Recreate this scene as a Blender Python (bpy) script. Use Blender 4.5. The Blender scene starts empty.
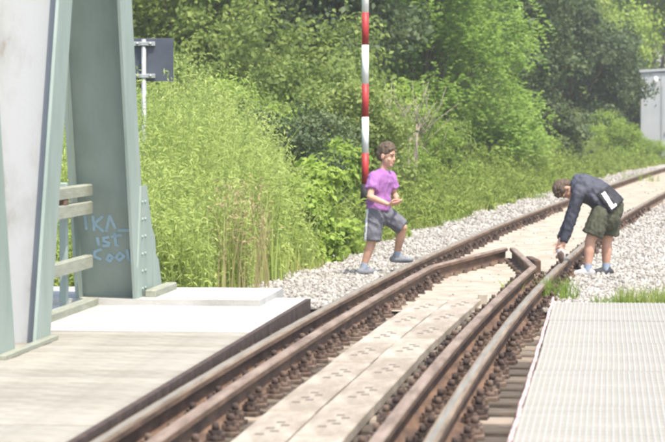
import bpy, bmesh, math, random
import numpy as np
from mathutils import Vector, Matrix

SC = bpy.context.scene
C = SC.collection
R = math.radians

# ------------------------------------------------------------------ camera
FPX = 2600.0                      # focal length in pixels of a 665 px wide frame
CAMZ = 1.5
YAW, PITCH = R(6.0439), R(2.2686)
cam_d = bpy.data.cameras.new('camera')
cam = bpy.data.objects.new('camera', cam_d)
C.objects.link(cam)
SC.camera = cam
cam.location = (0, 0, CAMZ)
cam.rotation_euler = (R(90) - PITCH, 0, YAW)
cam_d.sensor_width = 36.0
cam_d.lens = 36.0 * FPX / 665.0
cam_d.clip_start = 0.5
cam_d.clip_end = 2000
cam_d.dof.use_dof = True
cam_d.dof.focus_distance = 27.0
cam_d.dof.aperture_fstop = 5.2

# ------------------------------------------------------------------ light
SUN_AZ, SUN_EL = R(142), R(62)
world = bpy.data.worlds.new('World')
SC.world = world
world.use_nodes = True
wn = world.node_tree.nodes
bg = wn['Background']
sky = wn.new('ShaderNodeTexSky')
sky.sky_type = 'NISHITA'
sky.sun_disc = False
sky.sun_elevation = SUN_EL
sky.sun_rotation = SUN_AZ
sky.air_density = 1.2
sky.dust_density = 2.5
world.node_tree.links.new(sky.outputs[0], bg.inputs[0])
bg.inputs[1].default_value = 0.15
sd = bpy.data.lights.new('sun', 'SUN')
sd.energy = 3.0
sd.angle = R(0.8)
sd.color = (1.0, 0.93, 0.81)
sun = bpy.data.objects.new('sun', sd)
C.objects.link(sun)
dsun = Vector((math.sin(SUN_AZ) * math.cos(SUN_EL), math.cos(SUN_AZ) * math.cos(SUN_EL), math.sin(SUN_EL)))
sun.rotation_euler = dsun.to_track_quat('Z', 'Y').to_euler()
sun.location = dsun * 60

vs = SC.view_settings
vs.view_transform = 'Standard'
vs.look = 'None'
vs.exposure = 1.2
vs.gamma = 1.0
vs.use_curve_mapping = False
SC.cycles.filter_width = 2.5
SC.cycles.use_denoising = True
SC.cycles.max_bounces = 6
SC.cycles.transparent_max_bounces = 4

# ------------------------------------------------------------------ helpers
def tag(o, label=None, cat=None, group=None, kind=None):
    if label: o['label'] = label
    if cat: o['category'] = cat
    if group: o['group'] = group
    if kind: o['kind'] = kind
    return o

def empty(name, loc=(0, 0, 0), rz=0.0, parent=None):
    o = bpy.data.objects.new(name, None)
    C.objects.link(o)
    o.location = loc
    o.rotation_euler = (0, 0, rz)
    o.empty_display_size = 0.1
    o.parent = parent
    return o

def link(name, mesh, parent=None, loc=None, rot=None, scale=None):
    o = bpy.data.objects.new(name, mesh)
    C.objects.link(o)
    o.parent = parent
    if loc is not None: o.location = loc
    if rot is not None: o.rotation_euler = rot
    if scale is not None: o.scale = scale
    return o

class MB:
    """collects shapes, builds one mesh"""
    def __init__(self):
        self.v, self.f, self.m, self.s = [], [], [], []
    def add(self, vs_, fs_, mi=0, smooth=False):
        b = len(self.v)
        self.v += [tuple(p) for p in vs_]
        for q in fs_:
            self.f.append(tuple(i + b for i in q)); self.m.append(mi); self.s.append(smooth)
    def box(self, x0, x1, y0, y1, z0, z1, mi=0, bev=0.0, M=None):
        if bev <= 0:
            vs_ = [(x, y, z) for z in (z0, z1) for y in (y0, y1) for x in (x0, x1)]
            fs_ = [(0, 2, 3, 1), (4, 5, 7, 6), (0, 1, 5, 4), (2, 6, 7, 3), (0, 4, 6, 2), (1, 3, 7, 5)]
        else:
            b = bev
            ring = lambda z, i: [(x0 + i, y0 + i + b, z), (x0 + i + b, y0 + i, z), (x1 - i - b, y0 + i, z), (x1 - i, y0 + i + b, z),
                                 (x1 - i, y1 - i - b, z), (x1 - i - b, y1 - i, z), (x0 + i + b, y1 - i, z), (x0 + i, y1 - i - b, z)]
            vs_ = ring(z0, 0) + ring(z1 - b, 0) + ring(z1, b)
            fs_ = [tuple(range(7, -1, -1)), tuple(range(16, 24))]
            for k in (0, 8):
                for i in range(8):
                    j = (i + 1) % 8
                    fs_.append((k + i, k + j, k + 8 + j, k + 8 + i))
        if M is not None: vs_ = [M @ Vector(p) for p in vs_]
        self.add(vs_, fs_, mi)
    def tube(self, pts, rad, n=8, mi=0, caps=True, smooth=True):
        pts = [Vector(p) for p in pts]
        if not hasattr(rad, '__len__'): rad = [rad] * len(pts)
        rings = []
        for i, p in enumerate(pts):
            d = (pts[min(i + 1, len(pts) - 1)] - pts[max(i - 1, 0)])
            if d.length < 1e-9: d = Vector((0, 0, 1))
            d.normalize()
            a = d.cross(Vector((0, 0, 1)))
            if a.length < 0.05: a = d.cross(Vector((0, 1, 0)))
            a.normalize(); b = d.cross(a)
            rings.append([p + (a * math.cos(t) + b * math.sin(t)) * rad[i] for t in [2 * math.pi * k / n for k in range(n)]])
        vs_ = [q for r in rings for q in r]
        fs_ = []
        for i in range(len(pts) - 1):
            for k in range(n):
                j = (k + 1) % n
                fs_.append((i * n + k, i * n + j, (i + 1) * n + j, (i + 1) * n + k))
        if caps:
            fs_.append(tuple(range(n - 1, -1, -1)))
            L = (len(pts) - 1) * n
            fs_.append(tuple(range(L, L + n)))
        self.add(vs_, fs_, mi, smooth)
    def prism(self, poly, d0, d1, axis='x', mi=0):
        n = len(poly)
        mk = {'x': lambda a, b, t: (t, a, b), 'y': lambda a, b, t: (a, t, b), 'z': lambda a, b, t: (a, b, t)}[axis]
        vs_ = [mk(a, b, d0) for a, b in poly] + [mk(a, b, d1) for a, b in poly]
        fs_ = [tuple(range(n - 1, -1, -1)), tuple(range(n, 2 * n))]
        for i in range(n):
            j = (i + 1) % n
            fs_.append((i, j, n + j, n + i))
        self.add(vs_, fs_, mi)
    def ell(self, c, r, nu=12, nv=8, mi=0, M=None):
        vs_ = [(0, 0, -1)]
        for j in range(1, nv):
            t = math.pi * j / nv
            for i in range(nu):
                a = 2 * math.pi * i / nu
                vs_.append((math.sin(t) * math.cos(a), math.sin(t) * math.sin(a), -math.cos(t)))
        vs_.append((0, 0, 1))
        fs_ = []
        for i in range(nu):
            fs_.append((0, 1 + (i + 1) % nu, 1 + i))
        for j in range(nv - 2):
            for i in range(nu):
                a, b = 1 + j * nu + i, 1 + j * nu + (i + 1) % nu
                fs_.append((a, b, b + nu, a + nu))
        L = len(vs_) - 1
        for i in range(nu):
            fs_.append((L, L - nu + i, L - nu + (i + 1) % nu))
        c = Vector(c)
        out = []
        for p in vs_:
            q = Vector((p[0] * r[0], p[1] * r[1], p[2] * r[2]))
            if M is not None: q = M @ q
            out.append(c + q)
        self.add(out, fs_, mi, True)
    def mesh(self, name, mats):
        me = bpy.data.meshes.new(name)
        me.from_pydata(self.v, [], self.f)
        for m in (mats if isinstance(mats, (list, tuple)) else [mats]): me.materials.append(m)
        me.polygons.foreach_set('material_index', self.m)
        me.polygons.foreach_set('use_smooth', self.s)
        bm = bmesh.new(); bm.from_mesh(me)
        bmesh.ops.recalc_face_normals(bm, faces=bm.faces)
        bm.to_mesh(me); bm.free()
        me.update()
        return me
    def build(self, name, mats, parent=None, **k):
        return link(name, self.mesh(name, mats), parent, **k)

def tri_mesh(name, V, F, mats, mi=None):
    """fast mesh from numpy arrays of triangles"""
    me = bpy.data.meshes.new(name)
    V = np.ascontiguousarray(V, np.float32); F = np.ascontiguousarray(F, np.int32)
    me.vertices.add(len(V)); me.vertices.foreach_set('co', V.ravel())
    me.loops.add(F.size); me.loops.foreach_set('vertex_index', F.ravel())
    me.polygons.add(len(F))
    me.polygons.foreach_set('loop_start', np.arange(0, F.size, 3, dtype=np.int32))
    me.polygons.foreach_set('loop_total', np.full(len(F), 3, np.int32))
    for m in (mats if isinstance(mats, (list, tuple)) else [mats]): me.materials.append(m)
    if mi is not None: me.polygons.foreach_set('material_index', np.ascontiguousarray(mi, np.int32))
    me.update(calc_edges=True)
    return me

# ------------------------------------------------------------------ materials
def mat(name, cols, rough=0.7, scale=6.0, stretch=(1, 1, 1), bump=0.0, bscale=None, metal=0.0, spec=0.4, detail=6.0, spread=(0.35, 0.65), island=0.0, obj_rand=0.0):
    """noise-mixed colours in object space, with fine relief"""
    m = bpy.data.materials.new(name); m.use_nodes = True
    nt = m.node_tree; N = nt.nodes; Lk = nt.links
    p = N['Principled BSDF']
    p.inputs['Roughness'].default_value = rough
    p.inputs['Metallic'].default_value = metal
    p.inputs['Specular IOR Level'].default_value = spec
    tc = N.new('ShaderNodeTexCoord'); mp = N.new('ShaderNodeMapping')
    mp.inputs['Scale'].default_value = stretch
    Lk.new(tc.outputs['Object'], mp.inputs[0])
    no = N.new('ShaderNodeTexNoise'); no.inputs['Scale'].default_value = scale; no.inputs['Detail'].default_value = detail
    no.inputs['Roughness'].default_value = 0.62
    Lk.new(mp.outputs[0], no.inputs['Vector'])
    fac = no.outputs['Fac']
    rp = N.new('ShaderNodeValToRGB')
    rp.color_ramp.elements[0].position = spread[0]; rp.color_ramp.elements[1].position = spread[1]
    rp.color_ramp.elements[0].color = (*cols[0], 1); rp.color_ramp.elements[1].color = (*cols[-1], 1)
    for i, c in enumerate(cols[1:-1]):
        e = rp.color_ramp.elements.new(spread[0] + (spread[1] - spread[0]) * (i + 1) / (len(cols) - 1)); e.color = (*c, 1)
    if island or obj_rand:
        ge = N.new('ShaderNodeNewGeometry') if island else N.new('ShaderNodeObjectInfo')
        src = ge.outputs['Random Per Island'] if island else ge.outputs['Random']
        ma = N.new('ShaderNodeMath'); ma.operation = 'MULTIPLY_ADD'
        ma.inputs[1].default_value = island or obj_rand; ma.inputs[2].default_value = -(island or obj_rand) / 2
        Lk.new(src, ma.inputs[0])
        ad = N.new('ShaderNodeMath'); ad.operation = 'ADD'
        Lk.new(fac, ad.inputs[0]); Lk.new(ma.outputs[0], ad.inputs[1]); fac = ad.outputs[0]
    Lk.new(fac, rp.inputs[0])
    Lk.new(rp.outputs[0], p.inputs['Base Color'])
    if bump:
        n2 = N.new('ShaderNodeTexNoise'); n2.inputs['Scale'].default_value = bscale or scale * 6; n2.inputs['Detail'].default_value = 5
        Lk.new(mp.outputs[0], n2.inputs['Vector'])
        bp = N.new('ShaderNodeBump'); bp.inputs['Strength'].default_value = bump; bp.inputs['Distance'].default_value = 0.02
        Lk.new(n2.outputs['Fac'], bp.inputs['Height']); Lk.new(bp.outputs[0], p.inputs['Normal'])
    return m

def leaf_mat(name, cols, trans=0.45, rough=0.55):
    m = bpy.data.materials.new(name); m.use_nodes = True
    nt = m.node_tree; N = nt.nodes; Lk = nt.links
    out = N['Material Output']; p = N['Principled BSDF']
    p.inputs['Roughness'].default_value = rough; p.inputs['Specular IOR Level'].default_value = 0.35
    ge = N.new('ShaderNodeNewGeometry'); oi = N.new('ShaderNodeObjectInfo')
    a = N.new('ShaderNodeMath'); a.operation = 'MULTIPLY_ADD'; a.inputs[1].default_value = 0.3
    Lk.new(oi.outputs['Random'], a.inputs[0])
    tc = N.new('ShaderNodeTexCoord'); no = N.new('ShaderNodeTexNoise'); no.inputs['Scale'].default_value = 1.7; no.inputs['Detail'].default_value = 3
    Lk.new(tc.outputs['Object'], no.inputs['Vector'])
    b = N.new('ShaderNodeMath'); b.operation = 'MULTIPLY_ADD'; b.inputs[1].default_value = 0.45; b.inputs[2].default_value = -0.12
    Lk.new(ge.outputs['Random Per Island'], b.inputs[0])
    c = N.new('ShaderNodeMath'); c.operation = 'MULTIPLY_ADD'; c.inputs[1].default_value = 0.6
    Lk.new(no.outputs['Fac'], c.inputs[0]); Lk.new(b.outputs[0], c.inputs[2])
    Lk.new(c.outputs[0], a.inputs[2])
    rp = N.new('ShaderNodeValToRGB')
    rp.color_ramp.elements[0].position = 0.15; rp.color_ramp.elements[1].position = 0.95
    rp.color_ramp.elements[0].color = (*cols[0], 1); rp.color_ramp.elements[1].color = (*cols[-1], 1)
    for i, cc in enumerate(cols[1:-1]):
        e = rp.color_ramp.elements.new(0.15 + 0.8 * (i + 1) / (len(cols) - 1)); e.color = (*cc, 1)
    Lk.new(a.outputs[0], rp.inputs[0])
    Lk.new(rp.outputs[0], p.inputs['Base Color'])
    tr = N.new('ShaderNodeBsdfTranslucent'); Lk.new(rp.outputs[0], tr.inputs[0])
    mx = N.new('ShaderNodeMixShader'); mx.inputs[0].default_value = trans
    Lk.new(p.outputs[0], mx.inputs[1]); Lk.new(tr.outputs[0], mx.inputs[2]); Lk.new(mx.outputs[0], out.inputs[0])
    return m

M = {}
M['ground'] = mat('ground_soil', [(.05, .055, .02), (.09, .1, .035), (.16, .14, .08)], .95, 1.2, bump=.6, bscale=9)
M['sand'] = mat('ballast_sand', [(.25, .225, .195), (.33, .3, .265), (.4, .37, .33)], .95, 3.0, bump=.7, bscale=40)
M['tan'] = mat('tan_track_bed', [(.28, .235, .175), (.36, .308, .24), (.43, .38, .305)], .95, 4.0, bump=.6, bscale=60)
M['stone'] = mat('ballast_stone', [(.2, .183, .16), (.305, .283, .253), (.42, .393, .355)], .9, 3.0, island=.5, spread=(.25, .75))
M['concrete'] = mat('pale_concrete', [(.33, .32, .297), (.39, .38, .355), (.44, .43, .405)], .9, 2.5, bump=.25, bscale=60)
M['plank'] = mat('weathered_plank', [(.22, .2, .163), (.275, .254, .211), (.32, .297, .25)], .9, 3.0, stretch=(1.6, 1.6, 1), bump=.4, bscale=18, obj_rand=.18)
M['board'] = mat('pale_track_board', [(.25, .21, .16), (.325, .28, .225), (.39, .345, .285)], .9, 3.0, stretch=(3, .6, 1), bump=.3, bscale=20, obj_rand=.2)
M['slot'] = mat('slot_shadow', [(.11, .092, .072), (.17, .145, .115)], .9, 20)  # dark tone paints the shade inside the board slots
M['rust'] = mat('rail_rust', [(.065, .04, .026), (.12, .07, .043), (.18, .108, .064)], .85, 9, stretch=(1, .25, 1), bump=.25, bscale=60)
M['edge_rust'] = mat('edge_plate_rust', [(.035, .022, .018), (.06, .038, .03), (.085, .055, .042)], .9, 7, bump=.3)
M['railtop'] = mat('rail_polish', [(.165, .155, .13), (.235, .225, .195)], .7, 5, stretch=(6, .3, 1), metal=.0, spec=.2)
M['headedge'] = mat('rail_head_brown', [(.12, .085, .055), (.2, .148, .1), (.26, .2, .14)], .7, 5, stretch=(4, .3, 1))
M['guardtop'] = mat('guard_rail_worn_top', [(.14, .095, .068), (.225, .16, .118), (.29, .22, .168)], .65, 4, stretch=(3, .4, 1), metal=.1)
M['clip'] = mat('rail_clip_rust', [(.045, .03, .024), (.1, .064, .046), (.17, .12, .09)], .85, 14, obj_rand=.3)
M['timber'] = mat('sleeper_timber', [(.08, .063, .048), (.17, .137, .105), (.32, .265, .21)], .92, 6, stretch=(.4, 5, 1), bump=.5, bscale=20, obj_rand=.4)
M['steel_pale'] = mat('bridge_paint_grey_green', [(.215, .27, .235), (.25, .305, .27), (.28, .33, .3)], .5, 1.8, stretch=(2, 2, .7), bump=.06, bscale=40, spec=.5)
M['steel_sunlit'] = mat('bridge_paint_sunlit', [(.2, .185, .165), (.285, .29, .29), (.32, .328, .335)], .55, 1.6, stretch=(2, 2, .5), bump=.06, bscale=40, spec=.4, spread=(.3, .5))  # rust stain, plus sunlight on the leaning web painted as paler grey
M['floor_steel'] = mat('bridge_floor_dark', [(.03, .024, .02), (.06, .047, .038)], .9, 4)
M['graffiti'] = mat('graffiti_blue', [(.27, .4, .48), (.34, .48, .57)], .8, 14)
M['wood_rail'] = mat('railing_wood', [(.22, .23, .175), (.3, .305, .24)], .85, 5, stretch=(4, .6, 4), bump=.3)
M['grate_plate'] = mat('walkway_plate', [(.235, .22, .185), (.285, .268, .228), (.325, .308, .267)], .75, 1.1, stretch=(.6, 2.2, 1))
M['grate_bar'] = mat('walkway_bar', [(.33, .32, .292), (.4, .39, .36)], .6, 8)
M['pink'] = mat('faded_red_edge', [(.62, .5, .47), (.6, .32, .3), (.68, .6, .57)], .8, 2.2, stretch=(1, 3, 1), spread=(.42, .6))
M['white'] = mat('white_paint', [(.74, .74, .72), (.82, .82, .8)], .5, 5)
M['red'] = mat('red_paint', [(.3, .018, .02), (.4, .03, .03)], .5, 5)
M['black'] = mat('black_rubber', [(.012, .012, .013), (.03, .03, .03)], .7, 8)
M['sign_back'] = mat('sign_back_dark', [(.05, .058, .08), (.072, .082, .108)], .6, 4)
M['galv'] = mat('galvanised_post', [(.28, .3, .3), (.4, .42, .42)], .5, 14, metal=.3)
M['hut'] = mat('hut_grey', [(.3, .315, .325), (.36, .375, .385)], .7, 2, stretch=(1, 1, .4))
M['hut_dark'] = mat('hut_seam', [(.13, .14, .15), (.18, .19, .2)], .7, 3)
M['bark'] = mat('bark', [(.05, .04, .03), (.11, .09, .07)], .95, 6, stretch=(1, 1, .3), bump=.6)
M['twig'] = mat('dead_twig', [(.2, .165, .13), (.33, .28, .23)], .9, 6)
M['skin'] = mat('skin', [(.4, .21, .14), (.5, .29, .205), (.55, .33, .24)], .6, 9, spread=(.3, .7), bump=.1)
M['hair'] = mat('hair_brown', [(.05, .035, .024), (.135, .092, .062)], .75, 40, stretch=(1, 1, .2), bump=.5, bscale=90)
M['shirt'] = mat('shirt_magenta', [(.26, .105, .29), (.33, .14, .36)], .85, 8, bump=.35, bscale=14)
M['shorts_grey'] = mat('shorts_grey', [(.1, .1, .115), (.145, .145, .165)], .85, 9, bump=.35, bscale=14)
M['stripe'] = mat('stripe_white', [(.6, .6, .6), (.7, .7, .7)], .8, 9)
M['jacket'] = mat('jacket_blue_grey', [(.042, .044, .06), (.078, .081, .105)], .8, 9, bump=.45, bscale=12)
M['jacket_black'] = mat('jacket_black', [(.012, .012, .016), (.03, .03, .036)], .75, 9)
M['sleeve'] = mat('jacket_sleeve_shaded', [(.014, .015, .024), (.03, .032, .047)], .8, 9, bump=.45, bscale=12)  # navy sleeve, darkened to paint in the shade on the arm
M['shorts_olive'] = mat('shorts_olive', [(.045, .048, .03), (.085, .088, .055)], .85, 9, bump=.45, bscale=12)
M['sock'] = mat('sock_blue_grey', [(.22, .27, .36), (.3, .36, .45)], .9, 20)
M['shoe_grey'] = mat('shoe_grey', [(.13, .14, .16), (.22, .23, .25)], .7, 20)
M['shoe_white'] = mat('shoe_white', [(.3, .3, .3), (.42, .42, .41)], .7, 20)
M['shoe_black'] = mat('shoe_black', [(.02, .021, .025), (.06, .062, .07)], .7, 20)
M['eye'] = mat('eye_dark', [(.02, .015, .012), (.04, .03, .025)], .3, 20)
M['lip'] = mat('lip', [(.4, .16, .13), (.46, .2, .16)], .5, 20)
M['pebble'] = mat('grey_pebble', [(.3, .29, .28), (.42, .41, .4)], .9, 20)
M['cable'] = mat('cable_white', [(.22, .22, .22), (.32, .32, .32)], .6, 20)

LM = {}
LM['yellow'] = leaf_mat('leaf_goldenrod', [(.27, .345, .085), (.43, .52, .15), (.58, .65, .26)], .52)
LM['grass'] = leaf_mat('leaf_grass', [(0.224, 0.284, 0.062), (0.354, 0.418, 0.104), (0.496, 0.51, 0.171)], .5)
LM['verge'] = leaf_mat('leaf_verge', [(0.177, 0.244, 0.048), (0.307, 0.394, 0.081), (0.472, 0.534, 0.152)], .5)
LM['dry'] = leaf_mat('leaf_dry_grass', [(.27, .22, .1), (.38, .32, .15), (.46, .41, .22)], .4)
LM['bright'] = leaf_mat('leaf_bright', [(0.165, 0.255, 0.043), (0.289, 0.406, 0.071), (0.437, 0.545, 0.123)], .52)
LM['mid'] = leaf_mat('leaf_mid', [(0.124, 0.18, 0.04), (0.218, 0.296, 0.068), (0.354, 0.412, 0.119)], .5)
LM['olive'] = leaf_mat('leaf_olive', [(0.13, 0.174, 0.048), (0.212, 0.278, 0.081), (0.33, 0.383, 0.133)], .48)
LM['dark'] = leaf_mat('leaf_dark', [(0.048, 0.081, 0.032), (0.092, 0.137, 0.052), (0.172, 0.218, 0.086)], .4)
LM['acacia'] = leaf_mat('leaf_acacia', [(0.147, 0.249, 0.048), (0.248, 0.383, 0.076), (0.366, 0.499, 0.123)], .55)

# ------------------------------------------------------------------ the line of the track (rail tops at z = 0)
def centre(Y):
    Yc = min(Y, 70.0)
    t = (Yc - 10) / 50
    x = -1.5865 - .1379 * t + 3.8538 * t * t - 1.2355 * t ** 3
    if Y > 70: x += .0780 * (Y - 70) + .0007 * (Y - 70) ** 2
    return x
def tangent(Y):
    return math.atan2(centre(Y + .5) - centre(Y - .5), 1.0)      # angle away from +Y towards +X
def off(Y, o):
    a = tangent(Y)
    return Vector((centre(Y) + o * math.cos(a), Y - o * math.sin(a), 0))
GAUGE = .768
END = 22.0                       # where the bridge ends
GROUND = -0.2

_F = Vector((-math.sin(YAW) * math.cos(PITCH), math.cos(YAW) * math.cos(PITCH), -math.sin(PITCH)))
_Rt = Vector((math.cos(YAW), math.sin(YAW), 0)); _U = _Rt.cross(_F)
def ray_x(px, Y, py=200.0):
    """world X of the sight line through photo column px at distance Y"""
    d = _F + _Rt * ((px - 332.5) / FPX) - _U * ((py - 221) / FPX)
    return d.x * Y / d.y
def ray_z(py, Y, px=332.5):
    d = _F + _Rt * ((px - 332.5) / FPX) - _U * ((py - 221) / FPX)
    return CAMZ + d.z * Y / d.y

# ------------------------------------------------------------------ ground
def terrain(x, y):
    if y < END + .15: return -4.5
    z = GROUND - .03
    e = centre(min(y, 400)) - 2.6 - x                 # distance left of the ballast edge
    if e > 0: z += min(1.6, .035 * e + .012 * max(0, e - 2) ** 2 * .6)
    z += .05 * math.sin(x * 1.3 + y * .7) * min(1, max(0, e) / 3)
    return z
xs = sorted(set([-600, -300, -150, -80, -50] + list(np.arange(-36, 30.1, 1.0)) + [50, 100, 300, 600]))
ys = [-60, -20, 0, 10, 20, END + .14, END + .16] + list(np.arange(23, 130, 1.5)) + [150, 200, 300, 500, 900, 1500]
V = [(x, y, terrain(x, y)) for y in ys for x in xs]
nx = len(xs)
Fc = [(j * nx + i, j * nx + i + 1, (j + 1) * nx + i + 1, (j + 1) * nx + i) for j in range(len(ys) - 1) for i in range(nx - 1)]
mb = MB(); mb.add(V, Fc, 0, True)
tag(mb.build('ground', M['ground']), kind='structure')

# ballast bed: follows the track beyond the bridge
mb = MB()
prof = [(-2.75, -.3), (-2.3, -.2), (-1.6, -.15), (-1.0, -.13), (0, -.155), (1.0, -.14), (2.2, -.16), (5.0, -.17), (5.6, -.3)]
st = [END + .02] + list(np.arange(23, 60, 1.0)) + list(np.arange(60, 150, 3.0))
V = []
for Y in st:
    for o, z in prof:
        p = off(Y, o); p.z = z
        if Y < 24 and o > -2.4: p.y = max(p.y, END + .02)
        V.append(tuple(p))
n = len(prof)
mb.add(V, [(j * n + i, j * n + i + 1, (j + 1) * n + i + 1, (j + 1) * n + i) for j in range(len(st) - 1) for i in range(n - 1)], 0, True)
mb.m = [1 if 3 <= k % (n - 1) <= 4 else 0 for k in range(len(mb.f))]
tag(mb.build('ballast', [M['sand'], M['tan']]), kind='structure')
def bed_z(o):
    for (a, za), (b, zb) in zip(prof, prof[1:]):
        if a <= o <= b: return za + (zb - za) * (o - a) / (b - a)
    return -.3

# abutment with its pale slabs
mb = MB()
mb.box(-9, -2.46, 18.0, 20.5, -.5, 0.0)
mb.box(-9, -2.75, 20.503, END - .02, -.5, .05)
mb.box(-2.749, -2.46, 20.503, 21.5, -.5, .0)
mb.box(-9, 3.0, END - .6, END + .1, -4.6, -.52)
tag(mb.build('abutment_slab', M['concrete']), kind='structure')

# ------------------------------------------------------------------ left deck of cross planks
rng = random.Random(3)
deck = empty('plank_deck', (-3.3, 12, -.05)); tag(deck, kind='structure')
pm = MB(); pm.box(-.82, .845, 0, .221, -.05, .0, bev=.006)
pmesh = pm.mesh('plank', M['plank'])
Y = 7.9; k = 0
while Y < 17.8:
    o = link('plank', pmesh, deck, loc=(rng.uniform(-.006, .006), Y - 12, .05 + rng.uniform(-.004, .003)), rot=(0, rng.uniform(-.003, .003), rng.uniform(-.002, .002)))
    Y += .229
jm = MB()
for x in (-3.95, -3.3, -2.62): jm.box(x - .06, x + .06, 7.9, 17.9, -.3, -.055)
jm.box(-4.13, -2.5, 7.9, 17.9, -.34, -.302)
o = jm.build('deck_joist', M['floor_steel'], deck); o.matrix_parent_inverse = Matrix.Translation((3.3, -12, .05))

# dark steel edge plate between the deck and the outer rail
mb = MB()
mb.box(-2.445, -2.425, 7.9, 21.2, -.2, .015)
mb.box(-2.465, -2.4455, 7.9, 21.2, .003, .014)
tag(mb.build('deck_edge_plate', M['edge_rust']), 'rusty steel edge plate between the plank deck and the outer rail', 'edge plate')

# ------------------------------------------------------------------ stringers and an added dark sheet for the shade between sleepers
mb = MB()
mb.box(-3.0, .9, 4, END - .62, -.62, -.6)  # added sheet, coloured dark to stand in for shade below the sleepers
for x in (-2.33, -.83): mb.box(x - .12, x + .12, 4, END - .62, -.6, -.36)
tag(mb.build('gap_shade_floor', M['floor_steel']), kind='structure')

# ------------------------------------------------------------------ rails
head = [(-.035, -.012), (-.029, -.002), (-.015, 0.0), (.015, 0.0), (.029, -.002), (.035, -.012), (.035, -.04), (.010, -.052), (.009, -.125), (.07, -.145), (.07, -.158), (-.07, -.158), (-.07, -.145), (-.009, -.125), (-.010, -.052), (-.035, -.04)]
def rail(name, pts, top_mat, label, cat, edge_mat=None):
    """pts: list of (x, y, z)"""
    mb = MB(); n = len(head); V = []
    pts = [Vector(p) for p in pts]
    for i, p in enumerate(pts):
        d = pts[min(i + 1, len(pts) - 1)] - pts[max(i - 1, 0)]; d.z = 0; d.normalize()
        s = Vector((d.y, -d.x, 0))
        for a, b in head: V.append(tuple(p + s * a + Vector((0, 0, b))))
    Fs, ms = [], []
    for j in range(len(pts) - 1):
        for i in range(n):
            k2 = (i + 1) % n
            mb.f.append((j * n + i, j * n + k2, (j + 1) * n + k2, (j + 1) * n + i)); mb.m.append(1 if i == 2 else 2 if i in (0, 1, 3, 4) else 0); mb.s.append(False)
    mb.v = V
    mb.f += [tuple(range(n - 1, -1, -1)), tuple(range((len(pts) - 1) * n, len(pts) * n))]; mb.m += [0, 0]; mb.s += [False, False]
    return tag(mb.build(name, [M['rust'], top_mat, edge_mat or top_mat]), label, cat)
RY = list(np.arange(5, 70, .7)) + list(np.arange(70, 170, 2.5))
rail('running_rail', [off(Y, -GAUGE) for Y in RY], M['railtop'], 'shiny topped running rail beside the plank deck, outer rail of the curve', 'rail', M['headedge'])
rail('running_rail', [off(Y, GAUGE) for Y in RY], M['railtop'], 'shiny topped running rail beside the grated walkway, with the bending boy at it', 'rail', M['headedge'])
GO = .515
GY = list(np.arange(5, 26.4, .7)) + [26.4]
apex = Vector((-1.14, 30.2, 0))
def guard(sgn):
    p = [off(Y, sgn * GO) for Y in GY]
    a = p[-1]
    e = apex + Vector((.045 * sgn, 0, 0))
    return p[:-1] + [a + (e - a) * t for t in (0, .03, .25, .5, .75, 1)]
rail('guard_rail', guard(-1), M['guardtop'], 'rusty inner guard rail bending inward past the plank deck side', 'guard rail')
rail('guard_rail', guard(1), M['guardtop'], 'rusty inner guard rail on the walkway side, bent in at its end', 'guard rail')
mb = MB()
mb.box(-.035, .035, -.42, .42, -.13, .0, bev=.008)
tag(mb.build('steel_bar', M['rust'], loc=(-.79, 27.9, -.0), rot=(0, 0, R(8))), 'short rusty steel bar beside the tip of the guard rails', 'steel bar')

# ------------------------------------------------------------------ sleepers with clips
cm = MB()
cm.box(-.055, .055, -.07, .07, 0, .02, bev=.004)
cm.tube([(0, 0, .018), (0, 0, .05)], [.046, .036], 8)
cm.tube([(0, 0, .05), (0, 0, .068)], [.04, .04], 6, smooth=False)
cm.tube([(0, 0, .068), (0, 0, .1)], [.022, .018], 6)
cm.box(-.05, .05, -.022, .022, .018, .056, bev=.006)
cm.v = [(x * .95, y * .95, z * 1.15) for x, y, z in cm.v]
clip_mesh = cm.mesh('rail_clip', M['clip'])
sm = MB(); sm.box(-1.3, 1.3, -.115, .115, -.2, 0, bev=.012)
sleeper_mesh = sm.mesh('sleeper', M['timber'])
rng = random.Random(5)
def sleeper(Y, clips, label, group, z=-.165):
    p = off(Y, 0); p.z = z + rng.uniform(-.004, .003)
    o = link('sleeper', sleeper_mesh, None, loc=p, rot=(0, 0, -tangent(Y) + rng.uniform(-.008, .008)))
    o.location.x += rng.uniform(-.03, .03)
    tag(o, label, 'sleeper', group)
    for c in clips:
        link('rail_clip', clip_mesh, o, loc=(c, rng.uniform(-.008, .008), .003), rot=(0, 0, rng.uniform(-.2, .2)))
Y = 8.0
while Y < END - .2:
    sleeper(Y, (-.868, -.642, -.41, .41, .642, .868), 'dark timber sleeper under the rails on the bridge, between deck and walkway', 'timber sleepers on the bridge')
    Y += .455
Y = END + .25
while Y < 66:
    cl = ()
    if Y < 26.5: cl = (-.868, -.642, -.41, .41, .642, .868)
    elif Y < 46: cl = (-.868, -.668, .668, .868)
    sleeper(Y, cl, 'weathered timber sleeper half sunk in pale ballast beyond the bridge', 'sleepers in the ballast', -.162)
    Y += .6 if Y > 31 else .5

# chain of fastenings along the converging guard rail ends: short chairs under the rails
chm = MB(); chm.box(-.11, .11, -.06, .06, -.05, -.0, bev=.006); chm.tube([(.09, 0, 0), (.09, 0, .05)], [.03, .022], 6); chm.tube([(-.09, 0, 0), (-.09, 0, .05)], [.03, .022], 6)
chmesh = chm.mesh('rail_chair', M['clip'])
for sgn in (-1, 1):
    a = off(26.4, sgn * GO); e = apex + Vector((.045 * sgn, 0, 0))
    ang = -math.atan2(e.x - a.x, e.y - a.y)
    for t in np.arange(.06, .95, .125):
        p = a + (e - a) * t; p.z = -.16
        tag(link('rail_chair', chmesh, None, loc=p, rot=(0, 0, ang)), 'small rusty rail chair under the converging guard rail ends', 'rail chair', 'chairs under the guard rail ends')

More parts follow.
